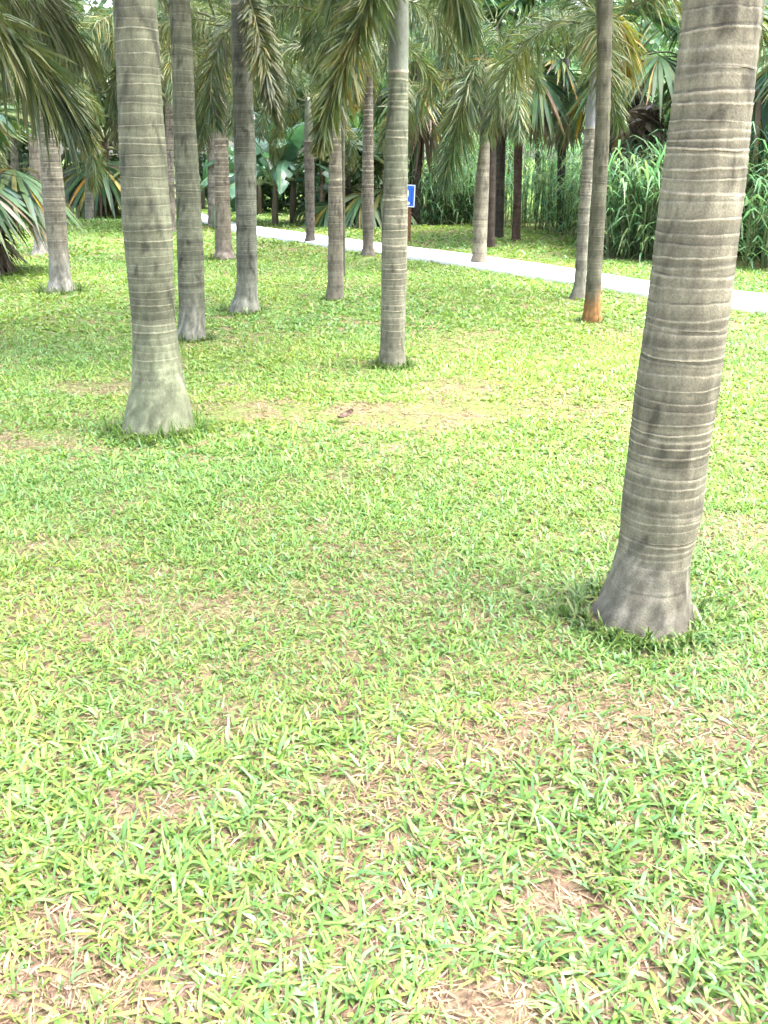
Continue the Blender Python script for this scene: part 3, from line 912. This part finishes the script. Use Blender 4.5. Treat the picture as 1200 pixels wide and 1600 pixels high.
for q in range(nl):
    fz = (q + .6) / nl
    a = rng.uniform(0, 6.283, NR)
    lean = rng.normal(0, .07, (NR, 2))
    B_.append(rp + np.c_[lean * (rh * fz)[:, None], rh * fz * .82])
    el = rng.uniform(.5, 1.25, NR)
    D_.append(np.c_[np.cos(a) * np.cos(el), np.sin(a) * np.cos(el), np.sin(el)])
    L_.append(rng.uniform(.55, 1.0, NR) * (.8 + .25 * fz)); W_l.append(rng.uniform(.022, .040, NR))
    pal = np.array([[.14, .27, .14], [.16, .30, .15], [.20, .32, .14], [.13, .26, .15], [.24, .30, .14]])
    C_.append(pal[rng.integers(0, 5, NR)] * rng.uniform(.8, 1.25, (NR, 1)))
B_, D_, L_, W_l, C_ = np.vstack(B_), np.vstack(D_), np.concatenate(L_), np.concatenate(W_l), np.vstack(C_)
sd = unit(np.cross(D_, np.array([0, 0, 1.0])))
v1, f1, c1 = strips(B_, D_, sd, L_, W_l, rng.uniform(.35, 1.1, len(L_)), [(0, .5), (.3, 1), (.65, .8), (1, 0)], C_)
v2, f2, c2 = strips(rp - [0, 0, .05], np.tile([0, 0, 1.0], (NR, 1)) + np.c_[rng.normal(0, .05, (NR, 2)), np.zeros(NR)], np.tile([1.0, 0, 0], (NR, 1)), rh * .95, np.full(NR, .02), np.zeros(NR),
                    [(0, 1), (.5, .9), (1, 0)], np.tile([[.10, .12, .05]], (NR, 1)))
v3, f3, c3 = strips(rp - [0, 0, .05], np.tile([0, 0, 1.0], (NR, 1)), np.tile([0, 1.0, 0], (NR, 1)), rh * .95, np.full(NR, .02), np.zeros(NR),
                    [(0, 1), (.5, .9), (1, 0)], np.tile([[.10, .12, .05]], (NR, 1)))
obj('reeds', make_mesh('reeds', np.vstack([v1, v2, v3]), np.vstack([f1, f2 + len(v1), f3 + len(v1) + len(v2)]), np.vstack([c1, c2, c3]), [M_REED]),
    label='thick bank of tall green reeds behind the path', cat='reeds', kind='stuff')

# ------------------------------------------------------------------ shrubs and far trees
def leaf_cloud(centre, radii, n, size, pal, r, lobes=9):
    """leaves in clumps through an uneven volume"""
    lc = unit(r.normal(0, 1, (lobes, 3))) * r.uniform(.35, .85, (lobes, 1))
    lr = r.uniform(.28, .5, lobes)
    k = r.integers(0, lobes, n)
    p = lc[k] + unit(r.normal(0, 1, (n, 3))) * (lr[k] * r.uniform(.5, 1.05, n) ** .6)[:, None]
    p = np.asarray(centre) + p * np.asarray(radii)
    d = unit(r.normal(0, 1, (n, 3)) + [0, 0, -.2])
    sd = unit(np.cross(d, r.normal(0, 1, (n, 3))))
    tone = .75 + .5 * r.random(lobes)
    c = pal[r.integers(0, len(pal), n)] * (tone[k] * r.uniform(.75, 1.25, n))[:, None]
    return strips(p, d, sd, size * r.uniform(.6, 1.3, n), size * r.uniform(.35, .6, n), r.uniform(.1, .5, n), [(0, .3), (.45, 1), (1, 0)], c)


PAL_D = np.array([[.030, .060, .028], [.04, .075, .03], [.05, .085, .032], [.035, .07, .045]])
PAL_M = np.array([[.06, .11, .035], [.08, .13, .04], [.05, .10, .05]])
PAL_Y = np.array([[.12, .16, .04], [.16, .17, .05], [.09, .13, .04]])


def shrub_mesh(name, seed, pal, h=1.2, w=1.0, n=1500, size=.11):
    r = np.random.default_rng(seed)
    v, f, c = leaf_cloud((0, 0, h * .52), (w * .6, w * .6, h * .5), n, size, pal, r)
    v[:, 2] = np.maximum(v[:, 2], .01)
    cr = make_mesh(name + '_crown', v, f, c, [M_TREE])
    mb = MB()
    for q in range(5):
        a = q * 1.26 + r.uniform(0, .5)
        e = np.array([math.cos(a) * w * .3, math.sin(a) * w * .3, h * .6])
        tube(mb, [(0, 0, -.05), e * [.35, .35, .5], e], [.022, .016, .008], np.array([.08, .06, .04]), 5)
    return cr, mb.mesh(name + '_stems', [M_RACHIS])


SH = [shrub_mesh('shrub_dark', 400, PAL_D), shrub_mesh('shrub_mid', 401, PAL_M), shrub_mesh('shrub_yellow', 402, PAL_Y, .8, 1.1), shrub_mesh('shrub_tall', 403, PAL_D, 2.6, 1.6, 2600, .15)]


def shrub(px, py, kind, scale, label, group):
    g = ground(px, py)
    root = obj('shrub', None, loc=tuple(g), label=label, cat='shrub', group=group)
    for nm, me in zip(('crown', 'stems'), SH[kind]):
        o = obj(nm, me, root); o.scale = (scale,) * 3
    root.rotation_euler = (0, 0, rnd.uniform(0, 6))


shrub(668, 345, 0, 1.0, 'dark low shrub at the foot of the reeds right of the sign', 'low shrubs beyond the path')
shrub(694, 347, 2, .75, 'yellow green low shrub at the edge of the reeds', 'low shrubs beyond the path')
shrub(722, 349, 1, .7, 'mid green low shrub left of the pale smooth trunk', 'low shrubs beyond the path')
shrub(600, 342, 3, .75, 'dark bush behind the brown trunk left of the sign', 'dark thicket beyond the path')
shrub(570, 340, 3, .8, 'dark bush behind the low blue green fan palm', 'dark thicket beyond the path')
shrub(515, 336, 3, .85, 'dark bush between two thin trunks beyond the path', 'dark thicket beyond the path')
shrub(480, 333, 3, .95, 'dark bush behind the taller banana plant', 'dark thicket beyond the path')
shrub(440, 331, 3, 1.0, 'dark bush filling the shade behind the banana leaves', 'dark thicket beyond the path')
shrub(408, 330, 3, .9, 'dark bush right behind the grey flared trunk', 'dark thicket beyond the path')
shrub(345, 325, 3, .8, 'dark bush behind the pinkish striped trunk', 'dark thicket beyond the path')
shrub(300, 321, 3, .8, 'dark bush between the olive trunk and its neighbour', 'dark thicket beyond the path')
shrub(225, 318, 3, .9, 'tall bush hidden mostly by the thick mossy trunk', 'bushes at the back of the left lawn')
shrub(118, 320, 1, 1.3, 'mid green bush at the back of the left lawn', 'bushes at the back of the left lawn')
shrub(98, 322, 0, 1.1, 'dark bush at the back beside the pale left trunk', 'bushes at the back of the left lawn')
shrub(30, 326, 3, .8, 'dark bush at the back near the left edge', 'bushes at the back of the left lawn')
shrub(-40, 330, 3, .9, 'dark bush at the far left end of the lawn', 'bushes at the back of the left lawn')


def tree_mesh(name, seed, h, w, pal, n=7000, size=.34):
    r = np.random.default_rng(seed)
    v, f, c = leaf_cloud((0, 0, h * .60), (w * .55, w * .55, h * .46), n, size, pal, r, 22)
    cr = make_mesh(name + '_crown', v, f, c, [M_TREE])
    mb = MB()
    tube(mb, [(0, 0, -.2), (.05, 0, h * .15), (.1, .05, h * .35), (.05, .1, h * .62)], [.20, .16, .12, .05], np.array([.09, .075, .06]), 9)
    for q in range(6):
        a = q * 1.05 + r.uniform(0, .5); z0 = h * r.uniform(.22, .4)
        e = np.array([math.cos(a) * w * .35, math.sin(a) * w * .35, z0 + h * .25])
        tube(mb, [(.08, .03, z0), e * [.5, .5, 1] - [0, 0, h * .08], e], [.07, .05, .02], np.array([.09, .075, .06]), 6)
    return cr, mb.mesh(name + '_trunk', [M_RACHIS])


PAL_SUNLIT = np.array([[.15, .27, .12], [.19, .31, .14], [.13, .25, .14]])  # sunlit brightness beyond the reeds, painted into the leaf colour
TR = [tree_mesh('tree_a', 500, 7.5, 6, PAL_D), tree_mesh('tree_b', 501, 6.5, 6.5, PAL_M), tree_mesh('tree_c', 502, 8.5, 6, PAL_D), tree_mesh('tree_sunlit', 503, 7.0, 7.5, PAL_SUNLIT)]
spots = [(-17, 33, 0, 'leftmost dark tree of the wood behind the left lawn'), (-12, 30, 2, 'tall dark tree of the wood behind the left edge trunks'),
         (-8, 31, 1, 'mid green tree behind the far left fan palm'), (-3.6, 32, 0, 'dark tree behind the banana plants'), (.2, 42, 3, 'tree coloured sunlit pale green behind the middle of the path'),
         (6.2, 47, 3, 'tree coloured sunlit pale green behind the close pair of dark palms'), (13, 46, 3, 'tree coloured sunlit pale green behind the reeds and the leaning trunk'),
         (20, 46, 3, 'tree coloured sunlit pale green behind the reeds at the nearest trunk'), (27, 44, 3, 'tree coloured sunlit pale green behind the right end of the reeds'), (-22, 28, 1, 'mid green tree far out on the left')]
for x, y, t, lab in spots:
    root = obj('tree', None, loc=(x, y, 0), label=lab, cat='tree', group='trees of the wood behind')
    root.rotation_euler = (0, 0, rnd.uniform(0, 6))
    for nm, me in zip(('crown', 'trunk'), TR[t]):
        o = obj(nm, me, root); o.scale = (1.3,) * 3 if y > 40 else (1, 1, 1)

# ------------------------------------------------------------------ the lawn's grass
DRY = [(390, 640, .45, .24, .9), (640, 645, .62, .30, 1.0), (180, 605, .45, .25, .8), (710, 605, .35, .3, .7), (35, 690, .3, .25, .7), (930, 1130, .30, .2, .6),
       (760, 1160, .25, .12, .5), (870, 1400, .10, .07, 1.0), (765, 1570, .12, .06, 1.1), (240, 1260, .12, .06, .7), (130, 1545, .12, .05, .8), (700, 530, .5, .5, .45), (320, 530, .8, .5, .4),
       (790, 415, 1.2, .7, .4), (1150, 830, .3, .2, .5), (380, 950, .2, .12, .5), (1180, 1160, .15, .1, .5)]


def dryness(x, y):
    d = np.clip((fbm(x * .9 + 5, y * .9, 31) - .58) * 1.6, 0, .35) + np.clip((fbm(x * 4.5, y * 4.5, 41) - .62) * 2.6, 0, .6) * np.clip(1.3 - y * .12, .2, 1)
    for px, py, rx, ry, w in DRY:
        g = ground(px, py)
        q = ((x - g[0]) / rx) ** 2 + ((y - g[1]) / ry) ** 2
        d = np.maximum(d, w * np.clip(1.35 - q * .9 + (fbm(x * 5, y * 5, 51) - .5) * 1.6, 0, 1))
    return np.clip(d, 0, 1)


GP = np.array([[.128, .240, .048], [.148, .264, .055], [.110, .222, .046], [.178, .270, .052], [.132, .256, .092], [.215, .274, .064]])
TP = np.array([[.32, .23, .15], [.25, .16, .11], [.38, .30, .19], [.17, .10, .075]])


def grass_zone(y0, y1, shoots, blades, lmin, lmax, wmin, wmax, prof, seed, marg=1.6, dry_frac=.28, warm=0.0):
    r = np.random.default_rng(seed)
    half1 = y1 * .50 + marg
    n = int(shoots * (y1 - y0) * 2 * half1)
    x = r.uniform(-half1, half1, n); y = r.uniform(y0, y1, n)
    keep = np.abs(x) < (y * .50 + marg)
    x, y = x[keep], y[keep]
    keep = ~in_poly(x, y, PATH_POLY)
    keep &= ~in_poly(x, y, REED_POLY)
    for tx, ty, tr in TRUNK_SPOTS:
        keep &= (x - tx) ** 2 + (y - ty) ** 2 > (tr * .96) ** 2
    d = dryness(x, y)
    keep &= r.random(len(x)) > d * .55
    x, y, d = x[keep], y[keep], d[keep]
    n = len(x)
    x = np.repeat(x, blades); y = np.repeat(y, blades); d = np.repeat(d, blades)
    N = n * blades
    x = x + r.normal(0, .008, N); y = y + r.normal(0, .008, N)
    z = relief(x, y)
    az = np.repeat(r.uniform(0, 6.283, n), blades) + np.tile(np.arange(blades) * (6.283 / blades), n) + r.normal(0, .5, N)
    isdry = r.random(N) < dry_frac * .5 + d * .85
    vig = .75 + .5 * fbm(x * 2.2, y * 2.2, 61)
    el = np.where(isdry, r.uniform(.0, .35, N), r.uniform(.25, 1.15, N))
    D = np.c_[np.cos(az) * np.cos(el), np.sin(az) * np.cos(el), np.sin(el)]
    roll = r.normal(0, .35, N)
    S0 = np.c_[-np.sin(az), np.cos(az), np.zeros(N)]
    S = unit(S0 * np.cos(roll)[:, None] + np.cross(D, S0) * np.sin(roll)[:, None])
    ln = r.uniform(lmin, lmax, N) * vig * np.where(isdry, .7 - .25 * d, 1 - .35 * d)
    wd = r.uniform(wmin, wmax, N) * np.where(isdry, .5, 1) * (.8 + .3 * vig)
    hue = fbm(x * .7 + 3, y * .7, 71)[:, None]
    g = GP[r.integers(0, len(GP), N)] * r.uniform(.84, 1.16, (N, 1)) * (.9 + .25 * hue)
    g = g * (1 + np.array([.26, .05, -.1]) * (hue - .5) * 2) * (1 + warm * np.array([.22, .02, .12]))
    t = TP[r.integers(0, len(TP), N)] * r.uniform(.7, 1.2, (N, 1))
    c = np.where(isdry[:, None], t, g)
    droop = np.where(isdry, .1, r.uniform(.15, .8, N))
    tip = c * .85 + np.array([.24, .20, .08]) * .15
    b = np.c_[x, y, z + np.where(isdry, .006, 0) - .002]
    return strips(b, D, S, ln, wd, droop, prof, c, tip, r.normal(0, .28, N))


REED_POLY = np.vstack([E[:, :2], (E[::-1] + EN[::-1] * 9)[:, :2]])
P4 = [(0, .55), (.35, 1.0), (.72, .82), (1, 0)]
P3 = [(0, .7), (.5, 1.0), (1, 0)]
parts = [grass_zone(.7, 2.2, 2900, 4, .03, .105, .0042, .0098, P4, 1, .9, .36, .3),
         grass_zone(2.2, 4.4, 2800, 4, .03, .080, .0040, .0085, P3, 2, 1.1, .17, .05),
         grass_zone(4.4, 8.0, 1200, 4, .03, .080, .007, .0125, P3, 3, 1.2, .11, .0),
         grass_zone(8.0, 14.0, 440, 4, .04, .080, .013, .021, P3, 4, 1.5, .06, -.1),
         grass_zone(14.0, 27.0, 140, 3, .05, .10, .026, .040, P3, 5, 1.8, .04, -.1)]
off, VV, FF, CC = 0, [], [], []
for v, f, c in parts:
    VV.append(v); FF.append(f + off); CC.append(c); off += len(v)
r = np.random.default_rng(77)                # fine runners and dead stems between the blades
n = 24000
x = r.uniform(-3.2, 3.2, n); y = .7 + 2.6 * r.random(n) ** 1.3
kp = np.abs(x) < y * .5 + 1.0
x, y = x[kp], y[kp]; n = len(x)
az = r.uniform(0, 6.283, n); el = r.uniform(-.02, .22, n)
Dn = np.c_[np.cos(az) * np.cos(el), np.sin(az) * np.cos(el), np.sin(el)]
pal = np.array([[.24, .16, .10], [.16, .095, .065], [.32, .25, .15], [.12, .13, .05], [.18, .19, .07], [.10, .06, .045]])
cc_ = pal[r.integers(0, 6, n)] * r.uniform(.7, 1.2, (n, 1))
v, f, c = strips(np.c_[x, y, relief(x, y) + r.uniform(.002, .012, n)], Dn, np.c_[-np.sin(az), np.cos(az), np.zeros(n)], r.uniform(.02, .085, n), r.uniform(.0015, .0034, n),
                 np.zeros(n), P3, cc_, None, r.normal(0, .5, n))
VV.append(v); FF.append(f + off); CC.append(c); off += len(v)
print('grass tris', sum(len(f) for f in FF))
obj('grass', make_mesh('grass', np.vstack(VV), np.vstack(FF), np.vstack(CC), [M_GRASS]), label='bright green broad bladed lawn grass with dry straw', cat='grass', kind='stuff')

# long grass left standing round the trunks
def tuft(p, label, n, hmin, hmax, seed, side=None):
    g, rb = p[1], None
    for tx, ty, tr in TRUNK_SPOTS:
        if abs(tx - g[0]) < 1e-6 and abs(ty - g[1]) < 1e-6: rb = tr
    r = np.random.default_rng(seed)
    a = r.uniform(0, 6.283, n) if side is None else np.where(r.random(n) < .5, r.uniform(0, 6.283, n), r.normal(side, 1.0, n))
    rr = rb * (.96 + np.abs(r.normal(0, .20, n)))
    b = np.c_[np.cos(a) * rr, np.sin(a) * rr, np.full(n, -.01)]
    az = a + r.normal(0, 1.0, n); el = r.uniform(.5, 1.45, n)
    D = np.c_[np.cos(az) * np.cos(el), np.sin(az) * np.cos(el), np.sin(el)]
    S = np.c_[-np.sin(az), np.cos(az), np.zeros(n)]
    pal = np.array([[.06, .125, .028], [.08, .155, .034], [.105, .175, .038], [.15, .19, .05]])
    c = pal[r.integers(0, 4, n)] * r.uniform(.75, 1.2, (n, 1))
    v, f, c = strips(b, D, S, r.uniform(hmin, hmax, n), r.uniform(.006, .011, n), r.uniform(.3, 1.1, n), P4, c)
    obj('grass_tuft', make_mesh('grass_tuft_%d' % seed, v, f, c, [M_TUFT]), loc=tuple(g), label=label, cat='grass tuft', group='grass tufts round the trunks')


tuft(pA, 'long grass round the foot of the nearest right trunk', 620, .07, .19, 701, side=-2.0)
tuft(pB, 'dark long grass round the foot of the thick mossy trunk', 900, .08, .22, 702, side=-1.2)
tuft(pC, 'long grass at the foot of the slim trunk before the sign', 380, .06, .17, 703)
tuft(pD, 'dark grass tuft at the foot of the olive brown trunk', 420, .07, .18, 704)
tuft(pE, 'dark grass tuft at the foot of the grey flared trunk', 480, .08, .20, 705)
tuft(pF, 'dark grass tuft at the swollen foot of the left pale trunk', 560, .09, .24, 706)
tuft(pH, 'grass tuft at the wide foot of the pinkish striped trunk', 420, .09, .2, 707)
tuft(pI, 'grass tuft at the foot of the slim striped trunk', 200, .06, .13, 708)
tuft(pL, 'grass tuft at the foot of the pale path side trunk', 180, .06, .12, 709)
tuft(pN, 'grass tuft round the rusty orange trunk foot', 200, .05, .12, 710)

# ------------------------------------------------------------------ a dark curled dead leaf on the bare patch
g = ground(541, 658)
r = np.random.default_rng(9)
u = np.linspace(-1, 1, 13); w = np.linspace(-1, 1, 7)
uu, ww = np.meshgrid(u, w, indexing='ij')
wid = .028 * np.sqrt(np.clip(1 - uu ** 2, .03, 1)) * (1 + .15 * np.sin(uu * 9))
lx, ly = uu * .055, ww * wid
lz = .012 + .5 * np.abs(ww) ** 1.6 * .032 + .012 * uu ** 2 + r.normal(0, .0012, uu.shape)
top_ = np.stack([lx, ly, lz], -1).reshape(-1, 3); bot_ = top_ - [0, 0, .0016]
fq = []
for i in range(12):
    for j in range(6):
        a = i * 7 + j
        fq += [(a, a + 7, a + 8, a + 1), (91 + a, 91 + a + 1, 91 + a + 8, 91 + a + 7)]
rim = [i * 7 for i in range(13)] + [84 + j for j in range(1, 7)] + [i * 7 + 6 for i in range(11, -1, -1)] + [j for j in range(5, 0, -1)]
for a, b in zip(rim, rim[1:] + rim[:1]):
    fq.append((a, b, b + 91, a + 91))
o = obj('dead_leaf', make_mesh('dead_leaf', np.vstack([top_, bot_]), fq, mats=[M_DEAD], smooth=True), loc=(g[0], g[1], relief(g[0], g[1]) + .03),
        label='dark curled dead leaf lying on the bare brown patch', cat='leaf')
o.rotation_euler = (.2, -.25, .5)
